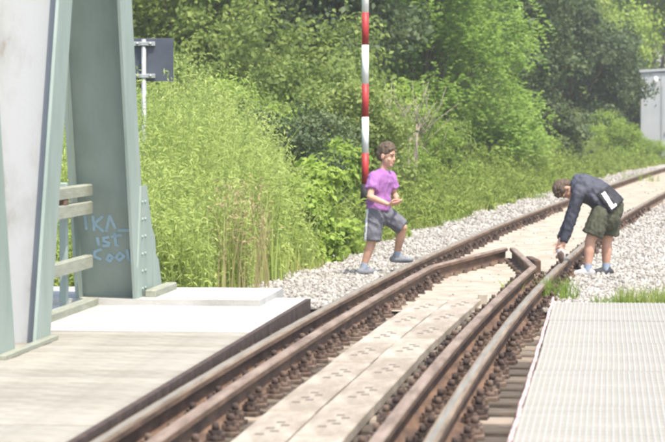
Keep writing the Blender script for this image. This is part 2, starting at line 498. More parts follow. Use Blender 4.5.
# ------------------------------------------------------------------ boards between the guard rails
bm_ = MB(); bm_.box(-.134, .134, 0, 1.445, -.06, 0, bev=.007)
bmesh_ = bm_.mesh('track_board', M['board'])
gm = MB(); gm.box(-.022, .022, -.026, .026, -.006, .0025)
gmesh = gm.mesh('slot', M['slot'])  # slightly raised dark pads stand in for shaded recesses
rng = random.Random(8)
for col, xo in ((0, -.15), (1, .15)):
    Y = 8.2 + .35 * col
    while Y < END - .1:
        c = off(Y, xo * .92).x
        o = link('track_board', bmesh_, None, loc=(c + rng.uniform(-.004, .004), Y, -.1 + rng.uniform(-.004, .004)), rot=(0, 0, -tangent(Y + .72) + rng.uniform(-.003, .003)))
        tag(o, 'pale walking board laid between the guard rails, %s row' % ('plank deck side' if col == 0 else 'walkway side'), 'board', 'walking boards between the rails')
        for i in range(5):
            link('slot', gmesh, o, loc=(-.03 + .05 * (i % 2) + .01 * i, .42 + i * .13, 0))
        Y += 1.46
mb = MB(); mb.box(-.04, .04, -.05, .05, -.1, .02, bev=.006)
tag(mb.build('board_stop', M['board'], loc=(-1.1, 23.05, -.08)), 'small pale stop block at the far end of the walking boards', 'block')

# ------------------------------------------------------------------ grated walkway on the right
walk = empty('walkway', (-.45, 8, -.05)); tag(walk, kind='structure')
PL = 2.0
wp = MB(); wp.box(0.006, 1.25, .006, PL - .006, -.05, -.006); plate_mesh = wp.mesh('base_plate', M['grate_plate'])
wb = MB(); wb.box(-.0036, .0036, .008, PL - .008, -.006, -.0015); bar_mesh = wb.mesh('bearing_bar', M['grate_bar'])
wc = MB(); wc.box(.01, 1.245, -.004, .004, -.006, -.005); cross_mesh = wc.mesh('cross_bar', M['grate_plate'])
rng = random.Random(11)
for p in range(7):
    pan = link('grating_panel', plate_mesh, walk, loc=(rng.uniform(-.004, .004), p * PL, rng.uniform(-.002, .002)), rot=(0, 0, rng.uniform(-.0012, .0012)))
    for i in range(37):
        link('bearing_bar', bar_mesh, pan, loc=(.02 + i * .0333 + rng.uniform(-.0012, .0012), 0, 0), rot=(0, 0, rng.uniform(-.0006, .0006)))
    for i in range(14):
        link('cross_bar', cross_mesh, pan, loc=(0, .07 + i * .143, 0))
eb = MB(); V = []
for i in range(29): eb.tube([(-.012 + .008 * math.sin(i * 1.9) * .4, i * .5 - .02, -.004 + .006 * math.sin(i * 2.7)), (-.012 + .008 * math.sin((i + 1) * 1.9) * .4, i * .5 + .5, -.004 + .006 * math.sin((i + 1) * 2.7))], .012, 6)
eb.build('edge_strip', M['pink'], walk)
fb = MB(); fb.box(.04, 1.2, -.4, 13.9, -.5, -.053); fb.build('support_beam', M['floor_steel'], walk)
# ------------------------------------------------------------------ bridge truss on the left
XL, XR = -4.25, -3.76
truss = empty('bridge_truss', (-4.0, 18.6, 0))
tag(truss, 'grey green painted steel bridge truss with leaning members and blue graffiti', 'bridge truss')
def put(mbx, name, m, parent=truss):
    o = mbx.build(name, m, parent)
    o.matrix_parent_inverse = truss.matrix_world.inverted() if False else Matrix.Translation((4.0, -18.6, 0))
    return o
APZ = 5.7
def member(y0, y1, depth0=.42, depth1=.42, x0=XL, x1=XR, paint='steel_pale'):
    """H-section running from (y0, z=-.4) to (y1, APZ): wide web facing along the track, flanges at both sides"""
    d = Vector((0, y1 - y0, APZ + .4)).normalized()
    nrm = Vector((0, d.z, -d.y))            # in-plane normal
    a, b = Vector((0, y0, -.4)), Vector((0, y1, APZ))
    def slab(xa, xb, h0, h1, mi=0):
        m_ = MB(); V = []
        for p, h in ((a, h0), (b, h1)):
            for x in (xa, xb):
                for s in h: V.append((x, p.y + nrm.y * s, p.z + nrm.z * s))
        m_.add(V, [(0, 1, 3, 2), (4, 6, 7, 5), (0, 4, 5, 1), (2, 3, 7, 6), (0, 2, 6, 4), (1, 5, 7, 3)])
        return m_
    w = slab(x0 + .02, x1 - .02, (-.012 - .02, .012 - .02), (-.012 - .02, .012 - .02))
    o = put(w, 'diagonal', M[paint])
    for xa, xb in ((x0, x0 + .022), (x1 - .022, x1)):
        fl = slab(xa, xb, (-depth0 / 2, depth0 / 2), (-depth1 / 2, depth1 / 2))
        f = fl.build('flange', M['steel_pale'], o)
        f.matrix_parent_inverse = Matrix.Identity(4)
    return o, a, b, d, nrm
member(16.15, 14.6)                         # leans towards the viewer, out of the picture
member(16.95, 19.0, paint='steel_sunlit')                         # front face, its sunlight painted in as a paler grey
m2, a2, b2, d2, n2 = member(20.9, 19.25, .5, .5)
g = MB()
g.prism([(15.7, -.6), (17.45, -.6), (17.45, -.1), (17.25, -.02), (15.85, -.02), (15.7, -.1)], XR + .001, XR + .016, 'x')
put(g, 'gusset_plate', M['steel_pale'])
g = MB(); g.prism([(20.55, -.3), (21.5, -.3), (21.5, .02), (21.32, .52), (21.18, .6), (20.95, .95), (20.7, .95), (20.55, .3)], XR + .001, XR + .018, 'x')
put(g, 'gusset_plate', M['steel_pale'])
g = MB(); g.prism([(21.2, -.1), (21.62, -.1), (21.62, .0), (21.4, .32), (21.2, .4)], XR + .019, XR + .035, 'x'); put(g, 'gusset_plate', M['steel_pale'])
g = MB(); g.prism([(18.3, APZ - .9), (20.0, APZ - .9), (20.5, APZ + .2), (17.8, APZ + .2)], XR + .001, XR + .016, 'x'); put(g, 'gusset_plate', M['steel_pale'])
g = MB(); g.box(XL + .01, XR - .01, 6, 21.4, -.9, -.42); put(g, 'lower_chord', M['steel_pale'])
g = MB(); g.box(XL + .01, XR - .01, 6, 19.6, APZ - .2, APZ + .25); put(g, 'upper_chord', M['steel_pale'])
g = MB(); g.box(XR + .002, XR + .06, 15.75, 17.3, .0015, .03, bev=.004); put(g, 'foot_strip', M['wood_rail'])
g = MB(); g.box(-4.16, -4.06, 17.35, 20.55, .0015, .06, bev=.008); put(g, 'kerb_beam', M['wood_rail'])
g = MB(); g.box(-3.72, -3.63, 20.72, 21.75, .0515, .11, bev=.008); put(g, 'kerb_beam', M['wood_rail'])
bm1 = MB()
for z in np.arange(.12, .9, .14):
    for y in (20.72, 20.85): bm1.tube([(XR + .018, y, z), (XR + .03, y, z)], [.018, .012], 6)
put(bm1, 'rivet_row', M['steel_pale'])

# graffiti strokes lie on the web of the last member
def web_pt(u, v):
    """u across (0..1 between the flanges), v metres above the deck"""
    t = (v + .4) / (APZ + .4)
    p = a2 + (b2 - a2) * t
    off_ = -.02 - .012 - .0025
    return Vector((XL + .022 + u * (XR - XL - .044), p.y + n2.y * off_, p.z + n2.z * off_))
def W_(px, py):
    """photo pixel on the face -> point on the web"""
    v = 1.5 - (py - 118) * 20.55 / FPX
    u = (px - 84.5) / (137.0 - 84.5)
    return web_pt(u, v)
strokes = [[(90, 217), (91, 230)], [(98, 217), (98.5, 231)], [(107, 217), (99, 224.5), (107, 232)], [(110, 232), (114, 216), (119, 229)], [(122, 231), (134, 231)],
           [(101, 239), (102, 246)], [(112, 238), (107, 239), (107, 242), (112, 244), (111, 247), (106, 247)], [(118, 234), (118.5, 246), (121, 247)], [(115, 237.5), (124, 236)],
           [(104, 251), (98, 253), (97, 258), (103, 261)], [(112, 256), (109, 261), (112, 263), (115, 259), (112, 256)], [(122, 254), (118, 259), (121, 262), (126, 258), (122, 254)], [(129, 251), (130, 261), (135, 262)]]
gr = MB()
for s in strokes:
    pts = [W_(*q) for q in s]
    for p, q in zip(pts, pts[1:]):
        d = (q - p); L_ = d.length; d.normalize()
        side = d.cross(n2).normalized() * .0115
        e = d * .006
        lift = n2 * (-.0001 * len(gr.f) / 6)          # later strokes lie over earlier ones
        V = [w_ + lift for w_ in (p - e + side, p - e - side, q + e - side, q + e + side)]
        V2 = [x - n2 * .0015 for x in V]
        gr.add(V + V2, [(0, 1, 2, 3), (7, 6, 5, 4), (0, 4, 5, 1), (1, 5, 6, 2), (2, 6, 7, 3), (3, 7, 4, 0)])
put(gr, 'graffiti', M['graffiti'])['label'] = 'pale blue spray painted graffiti letters on the shaded member'

# railing between the two members
rl = empty('bridge_railing', (-4.12, 18.8, 0)); tag(rl, 'weathered wooden railing between two leaning bridge members', 'railing')
for z, zz in ((.93, .045), (.79, .05), (.36, .05)):
    b = MB(); b.box(-.035, .035, -1.45, 1.62, z - zz, z + zz, bev=.01); b.build('rail', M['wood_rail'], rl)
for y in (-.9, 1.0):
    b = MB(); b.box(-.1, -.04, y - .035, y + .035, .0, 1.0, bev=.008); b.build('post', M['steel_pale'], rl)
b = MB(); b.box(-.034, .03, .55, .72, .841, .884, bev=.006); b.build('spacer_block', M['rust'], rl)

# ------------------------------------------------------------------ pole, sign, hut
PY = 37.0
px_ = ray_x(365.2, PY)
pole = empty('striped_pole', (px_, PY, GROUND)); tag(pole, 'tall upright red and white striped pole behind the walking boy', 'pole')
cuts = [(184, 204, 'black'), (153, 184, 'red'), (117, 153, 'white'), (84, 117, 'red'), (45, 84, 'white'), (12.5, 45, 'red'), (-22, 12.5, 'white'), (-55, -22, 'red'), (-90, -55, 'white')]
for lo, hi, m in cuts:
    z0, z1 = ray_z(hi, PY) - GROUND, ray_z(lo, PY) - GROUND
    b = MB(); r = .05 if m != 'black' else .066
    b.tube([(0, 0, z0 + .0005), (0, 0, z1)], r, 14); b.build('band' if m != 'black' else 'boot', M[m], pole)
b = MB(); b.box(-.06, .06, -.06, .06, 0, ray_z(204, PY) - GROUND, bev=.01); b.build('base_post', M['black'], pole)

SY = 27.6
sx = ray_x(144.2, SY)
sg = empty('road_sign', (sx, SY, GROUND + .05)); tag(sg, 'dark back of a rectangular sign on a thin grey post in tall weeds', 'sign')
b = MB(); b.tube([(0, 0, 0), (0, 0, ray_z(38.5, SY) - GROUND - .05)], .026, 10); b.build('post', M['galv'], sg)
zt, zb = ray_z(37.5, SY) - GROUND - .05, ray_z(81, SY) - GROUND - .05
b = MB(); b.box(-.21, .315, .035, .047, zb, zt, bev=.002); b.build('panel', M['sign_back'], sg)
for py in (43, 75.5):
    z = ray_z(py, SY) - GROUND - .05
    b = MB(); b.box(-.12, .12, .0, .0345, z - .022, z + .022, bev=.003); b.tube([(-.07, -.015, z), (-.07, .02, z)], .016, 6); b.tube([(.07, -.015, z), (.07, .02, z)], .016, 6)
    b.box(-.036, .036, -.032, .0, z - .018, z + .018, bev=.004)
    b.build('clamp', M['galv'], sg)

HY = 100.0
hx = ray_x(640.5, HY)
hut = empty('trackside_hut', (hx, HY, GROUND)); tag(hut, 'pale grey metal trackside hut half hidden behind shrubs', 'hut')
ht = ray_z(73, HY) - GROUND
b = MB(); b.box(0, 1.9, 0, 2.8, 0, ht); b.build('wall', M['hut'], hut)
b = MB(); b.prism([(-.06, ht + .001), (1.96, ht + .12), (1.96, ht + .22), (-.06, ht + .1)], -.08, 2.9, 'y'); b.build('roof', M['hut'], hut)
b = MB(); b.box(.74, .76, -.012, -.001, .1, ht - .1); b.build('seam', M['hut_dark'], hut)
b = MB(); b.box(.8, 1.7, -.02, -.001, .05, ht - .5); dr = b.build('door', M['hut'], hut)
b = MB(); b.box(.88, .92, -.06, -.021, 1.0, 1.16, bev=.006); b.build('handle', M['hut_dark'], dr)
b = MB(); b.ell((.55, -.08, ht - .28), (.09, .09, .13)); b.tube([(.55, -.08, ht - .25), (.55, .0, ht - .2)], .03, 6); b.build('lamp', M['white'], hut)

# ------------------------------------------------------------------ ballast stones
def icosa():
    t = (1 + 5 ** .5) / 2
    v = np.array([(-1, t, 0), (1, t, 0), (-1, -t, 0), (1, -t, 0), (0, -1, t), (0, 1, t), (0, -1, -t), (0, 1, -t), (t, 0, -1), (t, 0, 1), (-t, 0, -1), (-t, 0, 1)], float)
    v /= np.linalg.norm(v[0])
    f = np.array([(0, 11, 5), (0, 5, 1), (0, 1, 7), (0, 7, 10), (0, 10, 11), (1, 5, 9), (5, 11, 4), (11, 10, 2), (10, 7, 6), (7, 1, 8), (3, 9, 4), (3, 4, 2), (3, 2, 6), (3, 6, 8), (3, 8, 9), (4, 9, 5), (2, 4, 11), (6, 2, 10), (8, 6, 7), (9, 8, 1)])
    return v, f
def octa():
    v = np.array([(1, 0, 0), (-1, 0, 0), (0, 1, 0), (0, -1, 0), (0, 0, 1), (0, 0, -1)], float)
    f = np.array([(0, 2, 4), (2, 1, 4), (1, 3, 4), (3, 0, 4), (2, 0, 5), (1, 2, 5), (3, 1, 5), (0, 3, 5)])
    return v, f
def stones(P, size, base, rng):
    v, f = base; n = len(P)
    V = v[None] * rng.uniform(.65, 1.25, (n, len(v), 1)) * rng.uniform(.6, 1.2, (n, 1, 3))
    a = rng.uniform(0, 2 * np.pi, n); ca, sa = np.cos(a), np.sin(a)
    b = rng.uniform(0, 2 * np.pi, n); cb, sb = np.cos(b), np.sin(b)
    x, y, z = V[..., 0].copy(), V[..., 1].copy(), V[..., 2].copy()
    y, z = y * cb[:, None] - z * sb[:, None], y * sb[:, None] + z * cb[:, None]
    x, y = x * ca[:, None] - y * sa[:, None], x * sa[:, None] + y * ca[:, None]
    V = np.stack([x, y, z], -1) * size[:, None, None] + P[:, None, :]
    F = (f[None] + (np.arange(n) * len(v))[:, None, None]).reshape(-1, 3)
    return V.reshape(-1, 3), F
nr = np.random.default_rng(4)
def scatter_stones(n, y0, y1, smin, smax, base, o0=-2.55, o1=4.6):
    pts = []; sz = []
    pw = 1.0
    while len(pts) < n:
        Y = y0 + (y1 - y0) * nr.random() ** 1.3
        o = nr.uniform(o0, o1)
        if .66 < abs(o) < .86: continue
        if abs(o) < .66 and nr.random() < .97: continue
        if o < -2.2 and nr.random() < .5: continue
        p = off(Y, o); s = nr.uniform(smin, smax) * (.6 if abs(o) < .66 else 1)
        if p.y < END + .08: continue
        if abs(o) < .6 and Y < 22.8: continue
        if p.x > 4.6: continue
        pts.append((p.x, p.y, bed_z(o) + s * nr.uniform(-.1, .5))); sz.append(s)
    return np.array(pts), np.array(sz)
P1, S1 = scatter_stones(30000, END, 38, .01, .028, None)
V1, F1 = stones(P1, S1, icosa(), nr)
P2, S2 = scatter_stones(16000, 38, 85, .02, .042, None)
V2, F2 = stones(P2, S2, octa(), nr)
o = link('ballast_stones', tri_mesh('ballast_stones', np.vstack([V1, V2]), np.vstack([F1, F2 + len(V1)]), M['stone']))
tag(o, 'pale crushed ballast stones heaped around the track', 'ballast', kind='stuff')

# ------------------------------------------------------------------ foliage
def leaf_arrays(P, N, L, aspect, g, droop=.3, rnd=.7):
    """two-triangle folded leaves at P, facing roughly N"""
    n = len(P)
    N = N + g.normal(0, rnd, (n, 3)); N /= np.linalg.norm(N, axis=1)[:, None] + 1e-9
    d = g.normal(0, 1, (n, 3)); d[:, 2] -= droop
    d -= (d * N).sum(1)[:, None] * N; d /= np.linalg.norm(d, axis=1)[:, None] + 1e-9
    s = np.cross(d, N)
    L = L * g.uniform(.6, 1.3, n)[:, None]
    w = L * aspect
    base = P - d * L * .5; tip = P + d * L * .5 - N * L * .12
    mid = P - d * L * .05
    V = np.stack([base, mid + s * w + N * L * .1, tip, mid - s * w + N * L * .1], 1).reshape(-1, 3)
    k = (np.arange(n) * 4)[:, None]
    F = np.concatenate([k + [0, 1, 2], k + [0, 2, 3]], 1).reshape(-1, 3)
    return V, F

def blob_points(blobs, n, g, clumps=26, sig=.2):
    B = np.array(blobs)
    wgt = (B[:, 3] * B[:, 4] * B[:, 5]) ** .67; wgt /= wgt.sum()
    Ps, Ns = [], []
    for b, k in zip(B, g.multinomial(n, wgt)):
        c = g.normal(0, 1, (clumps, 3)); c /= np.linalg.norm(c, axis=1)[:, None]
        c *= g.uniform(.5, 1.0, clumps)[:, None]
        i = g.integers(0, clumps, k)
        q = c[i] + g.normal(0, sig, (k, 3))
        Ps.append(q * b[3:6] + b[:3])
        u = q / (np.linalg.norm(q, axis=1)[:, None] + 1e-6) + np.array([0, 0, .5])
        Ns.append(u)
    return np.vstack(Ps), np.vstack(Ns)

def lumpy(h, r, n, g, low=.12, shape='bush'):
    """overlapping lumps filling a plant of height h and radius r, base at 0"""
    out = []
    for i in range(n):
        zf = g.uniform(low, .92)
        if shape == 'bush': rr = r * math.sqrt(max(.05, 1 - (zf * 1.02) ** 2.2))
        else: rr = r * math.sqrt(max(.05, 1 - ((zf - .55) / .52) ** 2))
        a = g.uniform(0, 2 * math.pi); q = rr * math.sqrt(g.uniform(.05, .8))
        s = r * g.uniform(.26, .46)
        out.append((q * math.cos(a), q * math.sin(a), h * zf, s, s, s * g.uniform(.6, .95)))
    return out

PROTO = {}
def plant_meshes(key, kind, h, r, nl, leaf, L, aspect, lumps, seed, low=.12, shape='bush', clumps=26, sig=.2, droop=.3, rnd=.7, trunk=.05):
    g = np.random.default_rng(seed)
    bl = lumpy(h, r, lumps, g, low, shape)
    if kind == 'frond':
        P, N = blob_points(bl, nl, g, clumps, sig)
        # feathery leaves: a row of leaflet pairs along each drooping stalk
        n = len(P); d = g.normal(0, 1, (n, 3)); d[:, 2] = np.abs(d[:, 2]) * -.3; d /= np.linalg.norm(d, axis=1)[:, None]
        up = np.array([0, 0, 1.0]); s = np.cross(d, up); s /= np.linalg.norm(s, axis=1)[:, None] + 1e-6
        PP, NN = [], []
        for k in range(5):
            for sg_ in (-1, 1):
                PP.append(P + d * (k * .07) - np.array([0, 0, .012 * k * k]) + s * sg_ * .03); NN.append(np.tile(up, (n, 1)))
        V, F = leaf_arrays(np.vstack(PP), np.vstack(NN), L, aspect, g, .2, .35)
    else:
        P, N = blob_points(bl, nl, g, clumps, sig)
        P[:, 2] = np.maximum(P[:, 2], .02)
        V, F = leaf_arrays(P, N, L, aspect, g, droop, rnd)
    crown = tri_mesh('crown', V, F, LM[leaf])
    mb = MB()
    th = h * (.55 if shape != 'bush' else .35)
    mb.tube([(0, 0, -.15), (.02 * h, .01 * h, th * .5), (0, 0, th)], [trunk, trunk * .8, trunk * .55], 7)
    for b in bl[:14]:
        s0 = Vector((0, 0, th * g.uniform(.3, 1)))
        e = Vector(b[:3]); m_ = (s0 + e) / 2 + Vector((0, 0, -.06 * h))
        mb.tube([s0, m_, e], [trunk * .45, trunk * .3, trunk * .12], 5)
    PROTO[key] = (crown, mb.mesh('trunk', M['bark']))

def plant(key, name, x, y, label, cat, group=None, s=1.0, rz=None, sz=None, z=None):
    crown, trunk = PROTO[key]
    o = empty(name, (x, y, terrain(x, y) if z is None else z), rz if rz is not None else (x * 7.3 + y * 3.1) % 6.28)
    o.scale = (s, s, sz or s)
    tag(o, label, cat, group)
    c = link('crown', crown, o); t = link('trunk', trunk, o)
    return o

plant_meshes('broad', 'leaf', 1.3, .75, 5200, 'bright', .12, .36, 16, 21, low=.05, trunk=.025)
plant_meshes('bushA', 'leaf', 2.2, 1.25, 15000, 'mid', .085, .3, 20, 22, low=.05)
plant_meshes('bushB', 'leaf', 2.6, 1.4, 17000, 'olive', .08, .22, 22, 23, low=.05)
plant_meshes('bushC', 'leaf', 1.9, 1.3, 14000, 'bright', .08, .28, 20, 24, low=.04)
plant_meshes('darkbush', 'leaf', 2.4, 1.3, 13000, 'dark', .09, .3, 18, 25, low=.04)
plant_meshes('treeA', 'leaf', 8.0, 3.2, 26000, 'mid', .15, .32, 30, 26, low=.06, shape='bush', trunk=.14, clumps=30, sig=.18)
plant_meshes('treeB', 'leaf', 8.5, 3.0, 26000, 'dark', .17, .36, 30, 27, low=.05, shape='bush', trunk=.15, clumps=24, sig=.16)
plant_meshes('treeC', 'leaf', 8.0, 3.2, 26000, 'bright', .15, .3, 28, 28, low=.06, shape='bush', trunk=.13, clumps=28, sig=.17)
plant_meshes('acacia', 'frond', 7.0, 2.9, 4200, 'acacia', .11, .3, 26, 29, low=.12, shape='bush', trunk=.12, clumps=16, sig=.2)

# --- trees behind: (photo column, distance, kind, scale, label, category)
trees = [
    (40, 52, 'treeA', .95, 'mid green tree right behind the bridge truss members'),
    (150, 55, 'treeB', .9, 'dark leafed tree standing behind the dark sign back'),
    (225, 50, 'treeA', .85, 'mid green tree behind the tall yellow green weeds'),
    (300, 58, 'treeB', .95, 'dark tree between the weed field and the striped pole'),
    (345, 66, 'treeC', 1.0, 'bright green tree just beside the striped pole, weed field side'),
    (400, 72, 'treeB', 1.0, 'dark tree behind the bare twigs near the striped pole'),
    (470, 67, 'acacia', 1.05, 'feathery light green acacia leaning over the shrubs'),
    (425, 62, 'acacia', 1.1, 'feathery light green acacia close behind the dead twigs'),
    (508, 78, 'treeB', .85, 'big dark leafed tree behind the bending boy, next to the acacia'),
    (568, 92, 'treeB', .8, 'big dark leafed tree between its twin and the grey hut'),
    (545, 104, 'treeB', 1.25, 'taller dark tree rising behind the pair of dark trees'),
    (606, 104, 'treeB', .6, 'dark tree standing a little apart from the grey hut'),
    (655, 118, 'treeC', 1.35, 'light green tree rising behind the grey hut'),
    (600, 130, 'treeA', 1.4, 'tall mid green tree far behind, beside the hut'),
    (700, 122, 'treeC', 1.35, 'light green tree on the far side of the hut'),
    (480, 100, 'treeA', 1.4, 'tall mid green tree far behind the acacia'),
    (380, 100, 'treeB', 1.4, 'tall dark tree far behind the striped pole'),
    (270, 90, 'treeA', 1.35, 'tall mid green tree far behind the weed field'),
    (170, 85, 'treeB', 1.3, 'tall dark tree far behind the sign'),
    (70, 85, 'treeA', 1.3, 'tall mid green tree far behind the bridge truss'),
    (-40, 60, 'treeB', 1.0, 'dark tree beyond the bridge truss'),
    (-30, 38, 'treeC', .6, 'small bright tree outside the bridge railing'),
]
for px, Y, k, s, lab in trees:
    plant(k, 'acacia_tree' if k == 'acacia' else 'tree', ray_x(px, Y), Y, lab, 'tree', 'trees behind the track', s)
# a few more on the right-hand side of the line, outside the picture
for i, (x, y, k) in enumerate([(9, 60, 'treeA'), (13, 78, 'treeC'), (17, 100, 'treeB'), (10, 44, 'treeA')]):
    plant(k, 'tree', x, y, ['mid green tree on the outer verge across the line', 'light green tree on the outer verge across the line', 'dark tree farthest along the outer verge across the line', 'mid green tree on the outer verge nearest the walkway end'][i], 'tree', 'trees across the line', .9)

# --- shrubs
shr = [
    (312, 32, 'broad', .85, 'bright broad leaved bush beside the walking boy, at the ballast edge'),
    (297, 30.0, 'broad', .7, 'low bright bush at the foot of the tall weeds'),
    (338, 39.0, 'broad', .95, 'small bright bush close to the base of the striped pole'),
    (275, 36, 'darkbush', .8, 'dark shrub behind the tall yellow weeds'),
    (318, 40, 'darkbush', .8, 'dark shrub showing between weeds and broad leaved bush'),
    (345, 43, 'bushA', 1.0, 'mid green shrub behind the striped pole'),
    (300, 44, 'bushA', 1.15, 'mid green shrub high behind the weeds'),
    (240, 42, 'bushC', 1.1, 'light green shrub behind the weed field near the sign'),
    (190, 42, 'bushA', 1.1, 'mid green shrub behind the sign panel'),
    (120, 42, 'bushA', 1.2, 'mid green shrub behind the bridge members'),
    (60, 40, 'bushC', 1.0, 'light green shrub showing between the bridge members'),
    (370, 50, 'bushC', 1.15, 'light green shrub high behind the pole'),
    (388, -3.9, 'bushC', .72, 'light green shrub tangled with bare twigs'),
    (418, -4.3, 'bushC', .95, 'light green rounded shrub behind the boy, next to bare twigs'),
    (448, -3.9, 'bushA', .7, 'mid green shrub below the acacia'),
    (440, -5.6, 'bushB', 1.1, 'tall olive green shrub in front of the acacia trunk'),
    (478, -4.3, 'bushB', .85, 'olive green shrub on the verge below the dark trees'),
    (508, -4.4, 'bushA', .85, 'mid green shrub on the verge behind the bending boy'),
    (535, -4.2, 'bushC', .7, 'light green shrub on the verge near the dark trees'),
    (562, -4.3, 'bushB', .75, 'olive green shrub on the verge below the twin dark tree'),
    (590, -4.0, 'bushC', .75, 'light green shrub on the verge towards the grey hut'),
    (614, 90, 'bushC', .95, 'light green shrub in front of the grey hut corner'),
    (640, 94, 'bushC', .6, 'low light green shrub hiding the foot of the grey hut'),
    (660, 96, 'bushC', .45, 'low light shrub before the hut door'),
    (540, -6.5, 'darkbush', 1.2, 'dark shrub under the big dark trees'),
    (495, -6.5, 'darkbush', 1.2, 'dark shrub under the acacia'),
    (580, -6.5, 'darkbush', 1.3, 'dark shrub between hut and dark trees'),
]
def beside(px, e):
    """distance at which the sight line through column px is e metres left of the track centre"""
    return min(np.arange(28, 120, .25), key=lambda Y: abs(ray_x(px, Y) - centre(Y) + e))
shr = [(px, Y if Y > 0 else float(beside(px, -Y)), k, s, lab) for px, Y, k, s, lab in shr]
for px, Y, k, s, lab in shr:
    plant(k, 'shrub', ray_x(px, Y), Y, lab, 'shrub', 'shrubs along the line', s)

# --- dead twigs near the pole
g = np.random.default_rng(40)
dt = empty('dead_shrub', (ray_x(404, 45), 45, GROUND)); tag(dt, 'bare greyish dead shrub sticking out of the greenery beside the pole', 'dead shrub')
mb = MB()
for i in range(70):
    x0 = g.uniform(-.5, .5); z0 = g.uniform(1.0, 1.7); a = g.uniform(-1.0, 1.0)
    ln = g.uniform(.4, 1.0)
    p = Vector((x0, g.uniform(-.7, -.2), z0)); d = Vector((math.sin(a), g.uniform(-.3, .2), abs(math.cos(a)))).normalized()
    q = p + d * ln * .5 + Vector((g.uniform(-.06, .06), 0, 0)); e = p + d * ln + Vector((g.uniform(-.12, .12), 0, -.03))
    mb.tube([p, q, e], [.009, .006, .003], 4)
for i in range(6):
    mb.tube([(0, -.3, -.1), (g.uniform(-.25, .25), -.4, .8), (g.uniform(-.5, .5), -.45, 1.6)], [.03, .02, .012], 5)
mb.build('branches', M['twig'], dt)

# --- grasses and weeds
def blades(P, H, W, g, lean=.35, seg=3):
    n = len(P)
    a = g.uniform(0, 2 * np.pi, n); ld = np.stack([np.cos(a), np.sin(a), np.zeros(n)], 1)
    l = g.uniform(.05, 1, n) * lean
    b = g.uniform(0, 2 * np.pi, n); sd_ = np.stack([np.cos(b), np.sin(b) * .5, np.zeros(n)], 1)
    rows = []
    for k in range(seg):
        t = k / seg
        c = P + ld * (H * l * t * t)[:, None] + np.array([0, 0, 1.0]) * (H * t * (1 - .25 * l * t))[:, None]
        w = (W * (1 - t * .6))[:, None] * sd_
        rows += [c - w, c + w]
    rows.append(P + ld * (H * l)[:, None] + np.array([0, 0, 1.0]) * (H * (1 - .25 * l))[:, None])
    V = np.stack(rows, 1); nv = V.shape[1]
    f = []
    for k in range(seg - 1):
        f += [(2 * k, 2 * k + 1, 2 * k + 3), (2 * k, 2 * k + 3, 2 * k + 2)]
    f.append((2 * seg - 2, 2 * seg - 1, 2 * seg))
    F = (np.array(f)[None] + (np.arange(n) * nv)[:, None, None]).reshape(-1, 3)
    return V.reshape(-1, 3), F
def tz(P):
    P[:, 2] = [terrain(x, y) for x, y in P[:, :2]]
    return P

# tall yellow-green weeds behind the left deck: leafy stems
g = np.random.default_rng(50)
def weed_field(n, region, hfun, leafL, seed, mat_, name, label, nleaf=34, bl=9000):
    g = np.random.default_rng(seed)
    pts = region(n, g); P = tz(np.array(pts)); H = np.array([hfun(p, g) for p in P])
    t = g.uniform(.12, 1.0, (n, nleaf)); a = g.uniform(0, 2 * np.pi, (n, nleaf))
    lean = g.normal(0, .09, (n, 2))
    rad = .03 + .1 * g.random((n, nleaf)) * (1.1 - t * .7)
    X = P[:, 0, None] + lean[:, 0, None] * H[:, None] * t + rad * np.cos(a)
    Yy = P[:, 1, None] + lean[:, 1, None] * H[:, None] * t + rad * np.sin(a)
    Z = P[:, 2, None] + H[:, None] * t
    Q = np.stack([X, Yy, Z], -1).reshape(-1, 3)
    N = np.stack([np.cos(a) * .6, np.sin(a) * .6, np.full_like(a, .8)], -1).reshape(-1, 3)
    V, F = leaf_arrays(Q, N, leafL, .12, g, -.5, .5)
    Vb, Fb = blades(P, H * .98, np.full(n, .006), g, .12)
    return np.vstack([V, Vb]), np.vstack([F, Fb + len(V)])
def left_region(n, g):
    out = []
    while len(out) < n:
        Y = END + .4 + 11 * g.random() ** 1.2; x = g.uniform(-9.5, -2.6)
        pe = 608 + x / Y * 2600
        if x > centre(Y) - 2.35 - .3 * math.sin(Y * 3): continue
        if pe > 312 or pe < -60: continue
        if Y < 26 and pe > 285 and g.random() < .8: continue
        out.append((x, Y, 0))
    return out
def left_h(p, g):
    pe = 608 + p[0] / p[1] * 2600
    top = np.interp(pe, [-60, 60, 140, 200, 250, 285, 312], [1.7, 1.9, 2.25, 2.15, 1.85, 1.3, .6])
    f = np.interp(p[1], [22, 24, 27, 33], [.32, .55, .85, 1.0])
    return top * f * g.uniform(.62, 1.1) * (1 + .12 * math.sin(p[0] * 3.1 + p[1] * 1.7))
V, F = weed_field(3600, left_region, left_h, .068, 51, None, '', '', nleaf=64)
o = link('tall_weeds', tri_mesh('tall_weeds', V, F, LM['yellow']))
tag(o, 'dense tall yellow green weeds behind the deck and sign', 'weeds', kind='stuff')
NB = 17000
P = tz(np.array(left_region(NB, g))); Hh = np.array([left_h(p, g) for p in P]) * g.uniform(.5, 1.12, NB)
V, F = blades(P, Hh, g.uniform(.004, .009, NB), g, .4)
o = link('tall_grass', tri_mesh('tall_grass', V, F, LM['yellow']))
tag(o, 'long yellow green grass blades growing among the tall weeds', 'grass', kind='stuff')

